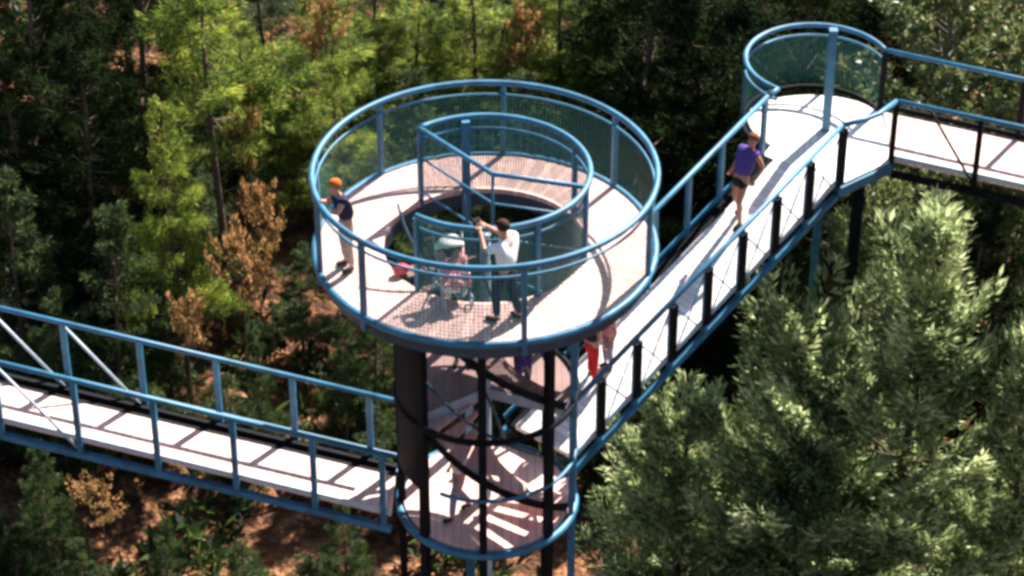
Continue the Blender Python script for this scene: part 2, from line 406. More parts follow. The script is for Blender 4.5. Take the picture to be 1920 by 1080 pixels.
# ramp from the tower up to the corner platform
ZP = -2.6
def rail_pt(u, v):          # point of the structure whose handrail is seen at (u,v) when its base is at ZP
    p = at(u, v, z=ZP + 1.38); return Vector((p.x, p.y, ZP))
nR0, nR1 = Vector((1.51, .64, -5.0)), rail_pt(1580, 235)
fR0, fR1 = Vector((.29, 1.68, -5.0)), rail_pt(1440, 180)
rt = [.085 + .131 * i for i in range(8)]; rt[-1] = 1.0; rf = [.1, .3, .43, .56, .69, .82, .99]
diag = []
for i in range(7):
    diag.append(('n', rt[i], -.05, rt[i + 1], 1.3, .014, 'blue')); diag.append(('n', rt[i], 1.3, rt[i + 1], -.05, .014, 'blue'))
ramp = bridge('ramp_walkway', 'blue railed sloping walkway climbing right from the tower to the round corner platform', (nR0, nR1), (fR0, fR1), .15, -.12, rt, rf, diag, wide_posts=True, inset=.2, mtl='deckp')

# corner platform
f2 = rail_pt(1660, 95); n2 = rail_pt(1681, 190); n1 = nR1
_pts = [rail_pt(1405, 130), rail_pt(1565, 50), f2, fR1]
import itertools
def circ3(a, b, c):
    ax, ay, bx, by, cx, cy = a.x, a.y, b.x, b.y, c.x, c.y
    d = 2 * (ax * (by - cy) + bx * (cy - ay) + cx * (ay - by))
    return Vector((((ax*ax+ay*ay)*(by-cy)+(bx*bx+by*by)*(cy-ay)+(cx*cx+cy*cy)*(ay-by))/d, ((ax*ax+ay*ay)*(cx-bx)+(bx*bx+by*by)*(ax-cx)+(cx*cx+cy*cy)*(bx-ax))/d, ZP))
PC = circ3(_pts[0], _pts[1], _pts[2]); PR = (PC - _pts[1]).length
plat = thing('corner_platform', 'round corner platform with curved blue rail at the top of the sloping walkway', 'platform', (PC.x, PC.y, GROUND))
def Pp(o): o.location = (-PC.x, -PC.y, H); return o
def zz(p, dz): return Vector((p.x, p.y, ZP + dz))
angs = math.degrees(math.atan2(fR1.y - PC.y, fR1.x - PC.x)) % 360
ange = math.degrees(math.atan2(f2.y - PC.y, f2.x - PC.x))
if ange > angs: angs += 360
arcp = arc(PR, angs, ange, 0, 40, (PC.x, PC.y))
def dk(p):
    return Vector((PC.x + (p.x - PC.x) * .93, min(p.y, PC.y + (p.y - PC.y) * .62) if p.y > PC.y else p.y, ZP + .13))
poly = [zz(fR1, .13) + Vector((-.02, -.02, 0))] + [dk(p) for p in arcp[1:-1]] + [zz(f2, .13) + Vector((0, -.25, 0))] + [zz(n2, .13) + Vector((.03, 0, 0)), zz(n1, .13) + Vector((.03, -.02, 0))]
b = MB(); b.slab(list(reversed(poly)), .1, uvf=lambda p: (p.x, p.y)); Pp(b.build('platform_deck', M['deckp'], plat))
Pp(tube('curved_rail', [zz(fR1, 1.38)] + [zz(p, 1.38) for p in arcp] + [zz(f2, 1.38)], .05, M['blue'], plat))
Pp(tube('curved_lower_rail', [zz(p, 1.16) for p in arcp], .025, M['blue'], plat, 8))
Pp(curtain('netting', [zz(p, .14) for p in arcp], [zz(p, 1.16) for p in arcp], M['net'], plat))
q1 = rail_pt(1622, 224); q2 = rail_pt(1648, 214)
Pp(tube('front_rail', [zz(n1, 1.38), zz(q1, 1.38), zz(q2, 1.38), zz(n2, 1.38)], .05, M['blue'], plat))
Pp(tube('deck_edge', [zz(p, .02) for p in arcp], .05, M['steel'], plat))
Pp(bar('deck_edge', zz(n1, -.02) + Vector((0, -.06, 0)), zz(n2, -.02) + Vector((0, -.06, 0)), .08, .2, M['blue'], plat))
for p in (arcp[10], arcp[30]):
    Pp(bar('post', zz(p, -.1), zz(p, 1.34), .07, .07, M['blued'], plat))
for p in (n1, n2, f2):
    Pp(bar('post', zz(p, -.1), zz(p, 1.34), .1, .1, M['steel'], plat))
cp = at(1548, 243, z=ZP + .13)
Pp(bar('column', Vector((cp.x, cp.y, GROUND - .3)), Vector((cp.x, cp.y, at(1565, 55, y=cp.y).z)), .15, .15, M['blue'], plat))
pm = (n1 + n2) / 2
Pp(bar('column', Vector((pm.x, pm.y + .5, GROUND - .3)), Vector((pm.x, pm.y + .5, ZP)), .2, .2, M['steel'], plat))
# upper right walkway
g1 = rail_pt(1920, 240); h1 = rail_pt(1920, 150)
nU0, nU1 = n2 + Vector((.04, 0, 0)), n2 + (g1 - n2) * 2.2
fU0, fU1 = f2 + Vector((.05, 0, 0)), f2 + (h1 - f2) * 2.0
ut = [.30, .66, 1.0]; uf = [.5, 1.0]
bridge('upper_walkway', 'level blue railed walkway leading off to the right edge from the corner platform', (nU0, nU1), (fU0, fU1), .12, -.18, ut, uf,
       [('n', .30, -.05, .12, 1.3, .028, 'steel'), ('n', .66, -.05, .48, 1.3, .028, 'steel')], frame='steel')

# ================================================================ FOLIAGE
def leaf_mesh(name, cen, dirs, n_per, length, width, spread, seed, mtl, droop=0.0, flat=0.0):
    print('LEAVES', name, mtl.name, len(cen) * n_per)
    """many kite-shaped leaf blades around the points cen, each roughly along dirs"""
    g = np.random.default_rng(seed); N = len(cen) * n_per
    c = np.repeat(cen, n_per, 0); d = np.repeat(dirs, n_per, 0) + g.normal(0, spread, (N, 3)); d[:, 2] -= droop
    d /= np.linalg.norm(d, axis=1)[:, None] + 1e-9
    rv = g.normal(0, 1, (N, 3)); rv[:, 2] *= (1 - flat)
    s = np.cross(d, rv); s /= np.linalg.norm(s, axis=1)[:, None] + 1e-9
    L = (length * g.uniform(.6, 1.35, N))[:, None]; W = (width * g.uniform(.6, 1.3, N))[:, None]
    c = c + g.normal(0, length * .25, (N, 3))
    P = np.stack([c, c + d * L * .5 + s * W * .5, c + d * L, c + d * L * .5 - s * W * .5], 1).reshape(-1, 3)
    me = bpy.data.meshes.new(name); me.vertices.add(4 * N); me.vertices.foreach_set('co', P.astype(np.float32).ravel())
    me.loops.add(4 * N); me.loops.foreach_set('vertex_index', np.arange(4 * N, dtype=np.int32))
    me.polygons.add(N); me.polygons.foreach_set('loop_start', (np.arange(N) * 4).astype(np.int32)); me.polygons.foreach_set('loop_total', np.full(N, 4, np.int32))
    me.update(calc_edges=True); me.materials.append(mtl)
    return me

def conifer(h, r, seed, z0=.25, nb=80, lift=.25, twig=.4, n_per=8, length=.2, width=.03, spread=.55, mtl=None, pw=.9, tsp=.22, bark='bark', trunk_r=.14, wob=.3, bend=.0, jit=.3, droop=0.05, ir=.3, round_=False):
    """trunk with limbs (one mesh) and crown (one mesh), as a prototype pair of meshes"""
    rn = random.Random(seed); g = np.random.default_rng(seed)
    b = MB(); ph = rn.uniform(0, 6)
    def tp(f): return Vector((wob * math.sin(f * 3 + ph) * f + bend * f * f, wob * math.cos(f * 2.3 + ph) * f, h * f))
    b.tube([tp(i / 12) for i in range(13)], trunk_r, 8, r2=.02)
    cen = []; dr = []
    for k in range(nb):
        f = z0 + (1 - z0) * ((k + rn.random()) / nb) ** .9
        g_ = (f - z0) / (1 - z0)
        if round_: prof = math.sqrt(max(.02, 1 - (g_ * 1.25 - .45) ** 2 * 1.15)) if g_ < .98 else .3
        else: prof = (1 - g_) ** pw + .08
        L = r * prof * rn.uniform(1 - jit * 1.6, 1 + jit * .6)
        az = rn.uniform(0, 2 * math.pi); el = lift * (.4 + 1.2 * g_) + rn.uniform(-.15, .15)
        p0 = tp(f); dv = Vector((math.cos(az) * math.cos(el), math.sin(az) * math.cos(el), math.sin(el)))
        pts = []; nseg = 6; tipup = rn.uniform(-.05, .18)
        for i in range(nseg + 1):
            s = i / nseg; q = p0 + dv * L * s; q.z += L * tipup * s * s - L * .10 * math.sin(math.pi * s); pts.append(q)
        b.tube(pts, max(.012, trunk_r * .22 * min(1, L / r + .2)), 4, r2=.006)
        side = dv.cross(Vector((0, 0, 1))).normalized()
        m = max(4, int(L / tsp))
        for i in range(m):
            s = ir + (1 - ir) * (i + rn.random()) / m; x = s * nseg; i0 = min(nseg - 1, int(x)); q = pts[i0].lerp(pts[i0 + 1], x - i0)
            ln = twig * L * (1.1 - s) + .18
            for sg in (-1, 1):
                td = (dv * rn.uniform(.5, 1.0) + side * sg * rn.uniform(.6, 1.1) + Vector((0, 0, rn.uniform(-.15, .3)))).normalized()
                nt2 = max(1, int(ln / tsp))
                for j in range(nt2):
                    cen.append(q + td * ln * (j + .6) / nt2 + Vector((0, 0, rn.uniform(-.04, .04)))); dr.append(td)
        cen.append(pts[-1]); dr.append(dv)
    tr = b
    me_c = leaf_mesh('crown', np.array([tuple(c) for c in cen]), np.array([tuple(c) for c in dr]), n_per, length, width, spread, seed, mtl or pine, droop)
    me = bpy.data.meshes.new('trunk'); me.from_pydata(tr.v, [], tr.f); me.update(); me.materials.append(M[bark]); me.polygons.foreach_set('use_smooth', [True] * len(me.polygons))
    return me, me_c, h

def plant_tree(proto, loc, label, group=None, rz=0, s=1.0, name='pine_tree', sz=1.0):
    e = thing(name, label, 'tree', loc, group, rz); e.scale = (s, s, s * sz)
    for nm, me in (('trunk', proto[0]), ('crown', proto[1])):
        o = bpy.data.objects.new(nm, me); C.objects.link(o); o.parent = e
    return e
def tree_at(proto, u, v, ztop, label, group=None, rz=0, s=None, name='pine_tree', wide=1.0):
    """tree whose tip is seen at (u,v) with the tip at height ztop"""
    p = at(u, v, z=ztop); h = ztop - GROUND; k = h / proto[2]
    e = plant_tree(proto, (p.x, p.y, GROUND), label, group, rz, k * wide, name, 1 / wide)
    return e

P1 = conifer(11, 3.0, 1, z0=.2, nb=85, mtl=pine, length=.22, width=.028, lift=.2, tsp=.2, n_per=18, spread=.65)
P2 = conifer(11, 2.6, 2, z0=.35, nb=60, mtl=pine, length=.24, width=.028, lift=.15, jit=.5, tsp=.2, n_per=18, spread=.65)
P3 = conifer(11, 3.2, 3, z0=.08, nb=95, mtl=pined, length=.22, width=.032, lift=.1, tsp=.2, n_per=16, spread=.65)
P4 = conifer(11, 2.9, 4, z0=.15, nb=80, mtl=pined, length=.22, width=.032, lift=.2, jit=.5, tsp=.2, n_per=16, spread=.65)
P5 = conifer(11, 2.6, 12, z0=.6, nb=46, mtl=pine, length=.24, width=.028, lift=.15, jit=.5, tsp=.2, n_per=18, spread=.65)
S1 = conifer(6, 1.7, 9, z0=.76, nb=26, mtl=rust, length=.14, width=.07, lift=.4, spread=.9, pw=.4, tsp=.22, n_per=7, jit=.5, trunk_r=.06, wob=.2)
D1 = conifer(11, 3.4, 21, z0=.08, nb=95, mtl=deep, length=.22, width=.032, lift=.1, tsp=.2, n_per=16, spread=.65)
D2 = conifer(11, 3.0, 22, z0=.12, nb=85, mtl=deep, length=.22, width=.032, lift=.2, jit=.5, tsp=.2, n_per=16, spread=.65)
B1 = conifer(10, 3.2, 5, z0=.3, nb=70, mtl=broad, length=.17, width=.10, lift=.55, spread=.9, bark='barkg', pw=.5, tsp=.26, n_per=8)
K1 = conifer(10, 3.6, 6, z0=.08, nb=112, mtl=cedar, length=.21, width=.05, lift=.8, spread=.34, pw=.7, twig=.24, tsp=.15, n_per=8, droop=-.25, bark='bark', jit=.5, ir=.35)
K2 = conifer(8, 3.6, 7, z0=.08, nb=100, mtl=cedar, length=.21, width=.05, lift=.7, spread=.34, pw=.55, twig=.24, tsp=.15, n_per=8, droop=-.25, bark='bark', jit=.5, ir=.35)

G = 'trees of the woodland'
TREES = [
 # proto, tip u, tip v, tip height, rz, width, name, label
 (K1, 1745, 470, -2.6, .3, 1.05, 'cedar_tree', 'large bushy grey green conifer filling the bottom right corner'),
 (K2, 1480, 610, -5.0, 1.7, 1.0, 'cedar_tree', 'bushy grey green conifer just below the sloping walkway'),
 (K2, 1290, 790, -7.0, 4.0, 1.1, 'cedar_tree', 'low grey green conifer right of the tower columns at the bottom'),
 (K1, 1960, 660, -4.5, 2.2, .8, 'cedar_tree', 'grey green conifer cut by the right edge'),
 (P5, 385, -80, -3.5, .0, .95, 'pine_tree', 'yellow green pine with a long bare trunk left of the tower'),
 (P1, 690, -90, -8.0, 2.0, 1.5, 'pine_tree', 'bright yellow green pine cut by the top edge left of the ring deck'),
 (P2, 620, 110, -8.0, 1.0, 1.1, 'pine_tree', 'sunny pine whose boughs touch the left side of the ring deck'),
 (P2, 310, 200, -5.5, 3.0, .7, 'pine_tree', 'thin pine with a sunlit tip in the left of the wood'),
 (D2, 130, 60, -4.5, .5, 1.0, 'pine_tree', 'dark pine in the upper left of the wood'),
 (P4, 190, 390, -6.5, 2.6, .9, 'pine_tree', 'dark green pine above the left footbridge'),
 (P3, 10, 340, -6.5, 4.1, .9, 'pine_tree', 'dark spreading pine at the left edge above the footbridge'),
 (P1, 1060, -100, -7, 4.0, 1.3, 'pine_tree', 'yellow green pine cut by the top edge behind the ring deck'),
 (P2, 880, -60, -8, 5.0, 1.4, 'pine_tree', 'sunlit pine rising behind the middle of the ring deck'),
 (P1, 600, -20, -8.0, .6, 1.6, 'pine_tree', 'yellow green pine top reaching the top edge left of centre'),
 (P1, 770, 10, -9.0, 1.6, 1.7, 'pine_tree', 'bright pine top just above the rim of the ring deck'),
 (P1, 1120, 30, -8.5, 2.6, 1.6, 'pine_tree', 'bright pine top at the upper right of the ring deck'),
 (P2, 960, 40, -9.0, 3.6, 1.6, 'pine_tree', 'loose yellow green pine behind the ring deck near the top edge'),
 (P1, 460, 60, -8.5, 4.6, 1.4, 'pine_tree', 'yellow green pine beside the bare trunk near the top edge'),
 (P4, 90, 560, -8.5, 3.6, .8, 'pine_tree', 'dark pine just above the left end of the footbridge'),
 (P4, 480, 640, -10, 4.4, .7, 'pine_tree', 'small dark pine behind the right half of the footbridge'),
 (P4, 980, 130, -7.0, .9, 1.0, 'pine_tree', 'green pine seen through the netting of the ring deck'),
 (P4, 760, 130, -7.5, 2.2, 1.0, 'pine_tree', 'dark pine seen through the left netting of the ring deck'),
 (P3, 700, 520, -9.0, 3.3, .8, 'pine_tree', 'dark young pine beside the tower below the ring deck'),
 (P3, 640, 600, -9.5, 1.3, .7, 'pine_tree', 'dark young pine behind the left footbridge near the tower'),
 (P4, 300, 520, -9.0, 1.0, .7, 'pine_tree', 'dark young pine behind the middle of the left footbridge'),
 (B1, 1800, -40, -3.0, .2, 1.0, 'leafy_tree', 'broad leaved tree with pale sunlit leaves in the top right corner'),
 (B1, 1960, 60, -4.0, 2.9, .9, 'leafy_tree', 'broad leaved tree at the right edge behind the upper walkway'),
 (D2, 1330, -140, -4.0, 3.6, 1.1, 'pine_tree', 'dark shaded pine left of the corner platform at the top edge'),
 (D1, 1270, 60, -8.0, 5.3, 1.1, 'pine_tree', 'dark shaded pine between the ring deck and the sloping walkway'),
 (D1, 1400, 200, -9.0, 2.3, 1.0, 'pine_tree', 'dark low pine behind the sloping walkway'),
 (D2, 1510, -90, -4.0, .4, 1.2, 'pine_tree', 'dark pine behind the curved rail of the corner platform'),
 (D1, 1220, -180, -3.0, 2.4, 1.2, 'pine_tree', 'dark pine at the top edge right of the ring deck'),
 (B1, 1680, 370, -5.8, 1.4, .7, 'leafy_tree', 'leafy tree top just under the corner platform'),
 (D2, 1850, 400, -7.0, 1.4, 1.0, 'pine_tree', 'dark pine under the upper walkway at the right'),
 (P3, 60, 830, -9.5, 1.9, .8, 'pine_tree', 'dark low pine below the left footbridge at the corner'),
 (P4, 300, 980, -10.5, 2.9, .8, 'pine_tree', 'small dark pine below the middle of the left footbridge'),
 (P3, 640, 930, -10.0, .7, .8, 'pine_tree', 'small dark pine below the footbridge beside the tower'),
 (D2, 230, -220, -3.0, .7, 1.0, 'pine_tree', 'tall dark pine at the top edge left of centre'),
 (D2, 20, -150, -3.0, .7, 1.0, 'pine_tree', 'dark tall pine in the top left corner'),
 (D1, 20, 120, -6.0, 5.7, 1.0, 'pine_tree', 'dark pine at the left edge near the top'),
]
for pr, u, v, zt, rz, wd, nm, lb in TREES:
    tree_at(pr, u, v, zt, lb, G, rz, None, nm, wd)
LITTER_STANDINS = [  # u, v of the crown, height; added trees stand in for sunlit leaf litter
 (470, 285, -8.2, .30, 'rust leaved stand-in tree for sunlit leaf litter in a gap left of the ring deck, uppermost of the gap'),
 (500, 450, -9.2, .36, 'orange and yellow stand-in tree for sunlit leaf litter below the left side of the ring deck'),
 (450, 540, -8.8, .42, 'rusty stand-in tree for sunlit leaf litter above the middle of the left footbridge'),
 (350, 655, -9.5, .38, 'orange stand-in tree for sunlit leaf litter seen just over the rail of the left footbridge'),
 (605, 100, -9.0, .42, 'pinkish brown stand-in tree for sunlit leaf litter among the pines above the ring deck on the left'),
 (990, 110, -9.5, .40, 'pinkish brown stand-in tree for sunlit leaf litter behind the top of the ring deck'),
 (190, 960, -11.3, .40, 'rust coloured stand-in tree for sunlit leaf litter below the left footbridge'),
]
for i, (u, v, z, k, lb) in enumerate(LITTER_STANDINS):
    p = at(u, v, z=z); hz = (z - GROUND) / 4.8
    e = plant_tree(S1, (p.x, p.y, GROUND), lb, 'rust coloured trees standing in for sunlit leaf litter', i * 1.3, 1, 'litter_standin_tree'); e.scale = (k, k, hz)
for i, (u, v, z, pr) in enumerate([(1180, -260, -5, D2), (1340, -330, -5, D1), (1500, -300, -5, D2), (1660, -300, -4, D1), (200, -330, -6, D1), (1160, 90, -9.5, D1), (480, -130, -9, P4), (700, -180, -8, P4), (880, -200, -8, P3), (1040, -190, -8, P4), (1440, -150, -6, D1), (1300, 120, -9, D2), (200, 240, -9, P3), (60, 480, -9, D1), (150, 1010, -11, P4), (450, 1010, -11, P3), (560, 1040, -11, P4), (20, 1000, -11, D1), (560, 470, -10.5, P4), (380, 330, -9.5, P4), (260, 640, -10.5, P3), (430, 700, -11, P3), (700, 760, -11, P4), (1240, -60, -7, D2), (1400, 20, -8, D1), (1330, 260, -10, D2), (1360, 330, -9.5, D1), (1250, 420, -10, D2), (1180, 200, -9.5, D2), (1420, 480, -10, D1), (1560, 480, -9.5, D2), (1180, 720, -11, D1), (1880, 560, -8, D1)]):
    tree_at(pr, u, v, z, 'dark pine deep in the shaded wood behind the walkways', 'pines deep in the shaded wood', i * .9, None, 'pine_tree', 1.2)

# low undergrowth over the forest floor, with bare patches of leaf litter
def undergrowth():
    g = np.random.default_rng(11); n = 9000
    xy = np.stack([g.uniform(-22, 24, n), g.uniform(-6, 44, n)], 1)
    keep = np.sin(xy[:, 0] * .9 + 1.3) + np.sin(xy[:, 1] * .7 + xy[:, 0] * .4) > -.9
    for u, v, r in CLEAR:
        p = at(u, v, z=GROUND); keep &= (xy[:, 0] - p.x) ** 2 + ((xy[:, 1] - p.y)) ** 2 > r * r
    xy = xy[keep]; n = len(xy)
    cen = np.concatenate([xy, np.full((n, 1), GROUND + .1) + g.uniform(0, 1.0, (n, 1)) ** 2], 1)
    dr = g.normal(0, .6, (n, 3)); dr[:, 2] = np.abs(dr[:, 2]) + .5
    me = leaf_mesh('undergrowth', cen, dr, 14, .42, .12, .8, 12, pined)
    o = bpy.data.objects.new('undergrowth', me); C.objects.link(o)
    setp(o, 'dark green undergrowth covering the forest floor between the trees', 'undergrowth', None, 'stuff')
CLEAR = [(470, 470, 2.2), (500, 400, 2), (450, 540, 2), (620, 90, 2), (600, 50, 2), (980, 120, 2), (350, 650, 1.6), (180, 950, 2), (400, 200, 1.5), (1100, 1060, 1.5)]
undergrowth()

# ================================================================ PEOPLE
def cloth(name, c, var=.25, rough=.8): return mat(name, c, rough, .2, var=var, scale=14)
CL = dict(white=cloth('white_cotton', (.82, .80, .78), .08), navy=cloth('navy_cloth', (.02, .022, .06)), purple=cloth('purple_cloth', (.10, .06, .26)),
          dark=cloth('dark_cloth', (.02, .015, .025)), red=cloth('red_cloth', (.62, .02, .02), .15), pink=cloth('pink_cloth', (.75, .35, .38)),
          beige=cloth('beige_cloth', (.55, .38, .32)), shoe=cloth('dark_leather', (.03, .02, .02)), grey=cloth('grey_cloth', (.28, .27, .36)),
          hair_d=cloth('dark_brown_hair', (.045, .016, .008)), hair_r=cloth('auburn_hair', (.20, .055, .015)), hair_o=cloth('ginger_hair', (.50, .13, .02)), hair_b=cloth('black_hair', (.012, .008, .008)))

def skin(chains, sub=2):
    """chains: list of lists of (point, radius or (rx, ry)); equal points are shared. Returns verts, faces."""
    vs = []; rs = []; es = []; idx = {}
    for ch in chains:
        prev = None
        for p, r in ch:
            k = tuple(round(c, 4) for c in p)
            if k not in idx: idx[k] = len(vs); vs.append(p); rs.append(r)
            if prev is not None and prev != idx[k]: es.append((prev, idx[k]))
            prev = idx[k]
    me = bpy.data.meshes.new('tmp'); me.from_pydata([tuple(v) for v in vs], es, []); me.update()
    o = bpy.data.objects.new('tmp', me); C.objects.link(o)
    m = o.modifiers.new('s', 'SKIN'); m.use_smooth_shade = True
    for i, r in enumerate(rs):
        d = me.skin_vertices[0].data[i]; d.radius = r if isinstance(r, tuple) else (r, r); d.use_root = (i == 0)
    sm = o.modifiers.new('d', 'SUBSURF'); sm.levels = sub; sm.render_levels = sub
    dg = bpy.context.evaluated_depsgraph_get(); ev = o.evaluated_get(dg); em = ev.to_mesh()
    V = [v.co.copy() for v in em.vertices]; F = [tuple(p.vertices) for p in em.polygons]
    ev.to_mesh_clear(); bpy.data.objects.remove(o); bpy.data.meshes.remove(me)
    return V, F

def person(label, foot, face_deg, h=1.75, pose=None, top='white', bottom='navy', hair='hair_d', skin_m='skin', sleeves=.5, legs='long', long_hair=False, hold=None, group=None):
    k = h / 1.75; J = dict(pel=(0, 0, .95), bel=(0, 0, 1.10), che=(0, .01, 1.30), nec=(0, .0, 1.47), hd0=(0, .03, 1.56), hd1=(0, .015, 1.645), hd2=(0, .0, 1.70),
        shL=(-.18, 0, 1.41), shR=(.18, 0, 1.41), elL=(-.24, -.03, 1.13), elR=(.24, -.03, 1.13), wrL=(-.25, .08, .90), wrR=(.25, .08, .90),
        hiL=(-.09, 0, .91), hiR=(.09, 0, .91), knL=(-.10, .02, .50), knR=(.10, .02, .50), anL=(-.11, -.03, .085), anR=(.11, -.03, .085), toL=(-.13, .13, .035), toR=(.13, .13, .035))
    J.update(pose or {}); J = {a: Vector(b) for a, b in J.items()}
    root = thing('person', label, 'person', foot, group, R(face_deg - 90)); root.scale = (k, k, k)
    def piece(name, chains, m, extra=()):
        b = MB()
        for cs in chains:
            V, F = skin(cs); b.add(V, F)
        for e in extra: b.add(*e)
        o = b.build(name, m, root, True); return o
    body = [[(J['pel'], (.15, .11)), (J['bel'], (.13, .10)), (J['che'], (.155, .11)), (J['nec'], .055), (J['hd0'], .075), (J['hd1'], (.082, .095)), (J['hd2'], .065)]]
    for s_ in 'LR':
        body.append([(J['che'], (.155, .11)), (J['sh' + s_], .062), (J['el' + s_], .043), (J['wr' + s_], .029)])
        body.append([(J['pel'], (.15, .11)), (J['hi' + s_], .088), ((J['hi' + s_] + J['kn' + s_]) / 2, .078), (J['kn' + s_], .056), (J['kn' + s_].lerp(J['an' + s_], .35), .056), (J['an' + s_], .037), (J['to' + s_], .032)])
    groups = [body]
    for s_ in 'LR':
        w_ = J['wr' + s_]; f = (w_ - J['el' + s_]).normalized(); sd = f.cross(Vector((0, 0, 1)) if abs(f.z) < .9 else Vector((0, 1, 0))).normalized(); nrm = sd.cross(f)
        palm = w_ + f * .07; groups.append([[(w_ - f * .02, .027), (w_ + f * .03, (.034, .022)), (palm, (.036, .02))]])
        for i, ln in enumerate((.062, .074, .07, .055)):
            b0 = palm + sd * (i - 1.5) * .019 - f * .015
            groups.append([[(b0, .010), (b0 + f * (.015 + ln * .5), .0095), (b0 + f * (.01 + ln * .85) + nrm * .025, .008)]])
        t0 = w_ + f * .03 + sd * -.028; groups.append([[(t0, .013), (t0 + f * .03 - sd * .028, .011), (t0 + f * .06 - sd * .032 + nrm * .01, .009)]])
    fw = Vector((0, 1, 0)); hc = J['hd1']; ax = (J['hd2'] - J['hd0']).normalized(); hf = (fw - ax * fw.dot(ax)).normalized(); hs = hf.cross(ax).normalized()
    groups.append([[(hc - ax * .005 + hf * .08, .012), (hc - ax * .035 + hf * .105, .014)]])                      # nose
    for sg in (-1, 1): groups.append([[(hc + hs * sg * .076 + ax * .015, (.010, .02)), (hc + hs * sg * .082 - ax * .02, (.009, .014))]])  # ears
    piece('body', groups, M[skin_m])
    e = MB()
    for sg in (-1, 1): e.bar(hc + hs * sg * .03 + hf * .082 + ax * .012, hc + hs * sg * .03 + hf * .094 + ax * .012, .02, .012)
    e.build('eyes', CL['hair_b'], root)
    e = MB(); e.bar(hc + hf * .08 - ax * .062, hc + hf * .092 - ax * .062, .045, .012); e.build('mouth', CL['pink'], root)
    # hair: a cap over the skull
    b = MB(); n, mrow = 18, 9; vs = []; fs = []
    for i in range(mrow + 1):
        th = math.pi * .62 * i / mrow
        for j in range(n):
            ph = 2 * math.pi * j / n; fr = max(0, math.cos(ph - math.pi / 2)); th2 = th * (1 - .36 * fr)
            low = 1.0 + (.5 if long_hair else 0) * max(0, (i / mrow - .5)) * (1 - fr)
            x, y, z = math.sin(th2) * math.cos(ph) * .098, math.sin(th2) * math.sin(ph) * .112, math.cos(th2) * .105 * (low if math.cos(th2) > 0 else low * 2.2 if long_hair else 1)
            vs.append(hc + hs * x * -1 + hf * (y - .008) + ax * (z + .022))
    for i in range(mrow):
        for j in range(n): fs.append((i * n + j, i * n + (j + 1) % n, (i + 1) * n + (j + 1) % n, (i + 1) * n + j))
    b.add(vs, fs); b.build('hair', CL[hair], root, True)
    # top
    ch = [[(J['pel'].lerp(J['bel'], .1), (.185, .15)), (J['bel'], (.175, .15)), (J['che'], (.205, .165)), (J['nec'].lerp(J['che'], .25), .105)]]
    for s_ in 'LR':
        p1 = J['sh' + s_].lerp(J['el' + s_], min(1, sleeves)); c_ = [(J['che'], (.205, .165)), (J['sh' + s_], .092), (p1, .07)]
        if sleeves > 1: c_.append((J['el' + s_].lerp(J['wr' + s_], .85), .042))
        if sleeves > 0: ch.append(c_)
    piece('shirt', [ch], CL[top])
    ch = [[(J['bel'].lerp(J['pel'], .7), (.172, .137)), (J['pel'], (.178, .142))]]
    for s_ in 'LR':
        c_ = [(J['pel'], (.178, .142)), (J['hi' + s_], .112), ((J['hi' + s_] + J['kn' + s_]) / 2, .098)]
        if legs == 'long': c_ += [(J['kn' + s_], .076), (J['an' + s_] + Vector((0, 0, .02)), .06)]
        ch.append(c_)
    piece('trousers' if legs == 'long' else 'shorts', [ch], CL[bottom])
    for s_ in 'LR':
        a_, t_ = J['an' + s_], J['to' + s_]; dv = (t_ - a_); piece('shoe', [[[(a_ - dv * .25 - Vector((0, 0, .03)), .046), (a_ + dv * .35 - Vector((0, 0, .02)), .05), (t_ + dv * .15, .042)]]], CL['shoe'])
    return root

# photographer on the ring deck
f = at(950, 600, z=0)
man = person('man in white shirt and navy trousers holding a camera up on the ring deck', (f.x, f.y, 0), 150, 1.80,
    dict(elL=(-.26, .22, 1.32), elR=(.26, .20, 1.30), wrL=(-.08, .40, 1.50), wrR=(.09, .40, 1.50), nec=(0, .03, 1.47), hd0=(0, .07, 1.55), hd1=(0, .07, 1.64), hd2=(0, .06, 1.70),
         knL=(-.10, .12, .50), anL=(-.12, .10, .085), toL=(-.14, .27, .035), anR=(.12, -.16, .085), toR=(.15, 0, .035), knR=(.10, -.03, .5)), 'white', 'navy', 'hair_d', sleeves=.9)
camo = thing('camera', 'small black camera held up by the man in white shirt', 'camera')
fd = R(150); hp = Vector((f.x + math.cos(fd) * .52, f.y + math.sin(fd) * .52, 1.63)); camo.location = hp; camo.rotation_euler.z = fd - math.pi / 2
bar('camera_body', (-.07, 0, 0), (.07, 0, 0), .05, .085, CL['hair_b'], camo); tube('lens', [(0, .02, 0), (0, .10, 0)], .032, CL['hair_b'], camo, 12)

# woman leaning on the left of the outer rail
f = at(640, 506, z=0)
person('ginger haired woman in navy top and beige trousers leaning on the ring deck rail', (f.x + .1, f.y + .05, 0), 205, 1.70,
    dict(elL=(-.2, .22, 1.22), elR=(.2, .22, 1.22), wrL=(-.1, .42, 1.34), wrR=(.12, .42, 1.34), che=(0, .08, 1.3), nec=(0, .13, 1.46), hd0=(0, .17, 1.54), hd1=(0, .17, 1.63), hd2=(0, .16, 1.69),
         shL=(-.17, .1, 1.4), shR=(.17, .1, 1.4)), 'navy', 'beige', 'hair_o', sleeves=.25, long_hair=False)

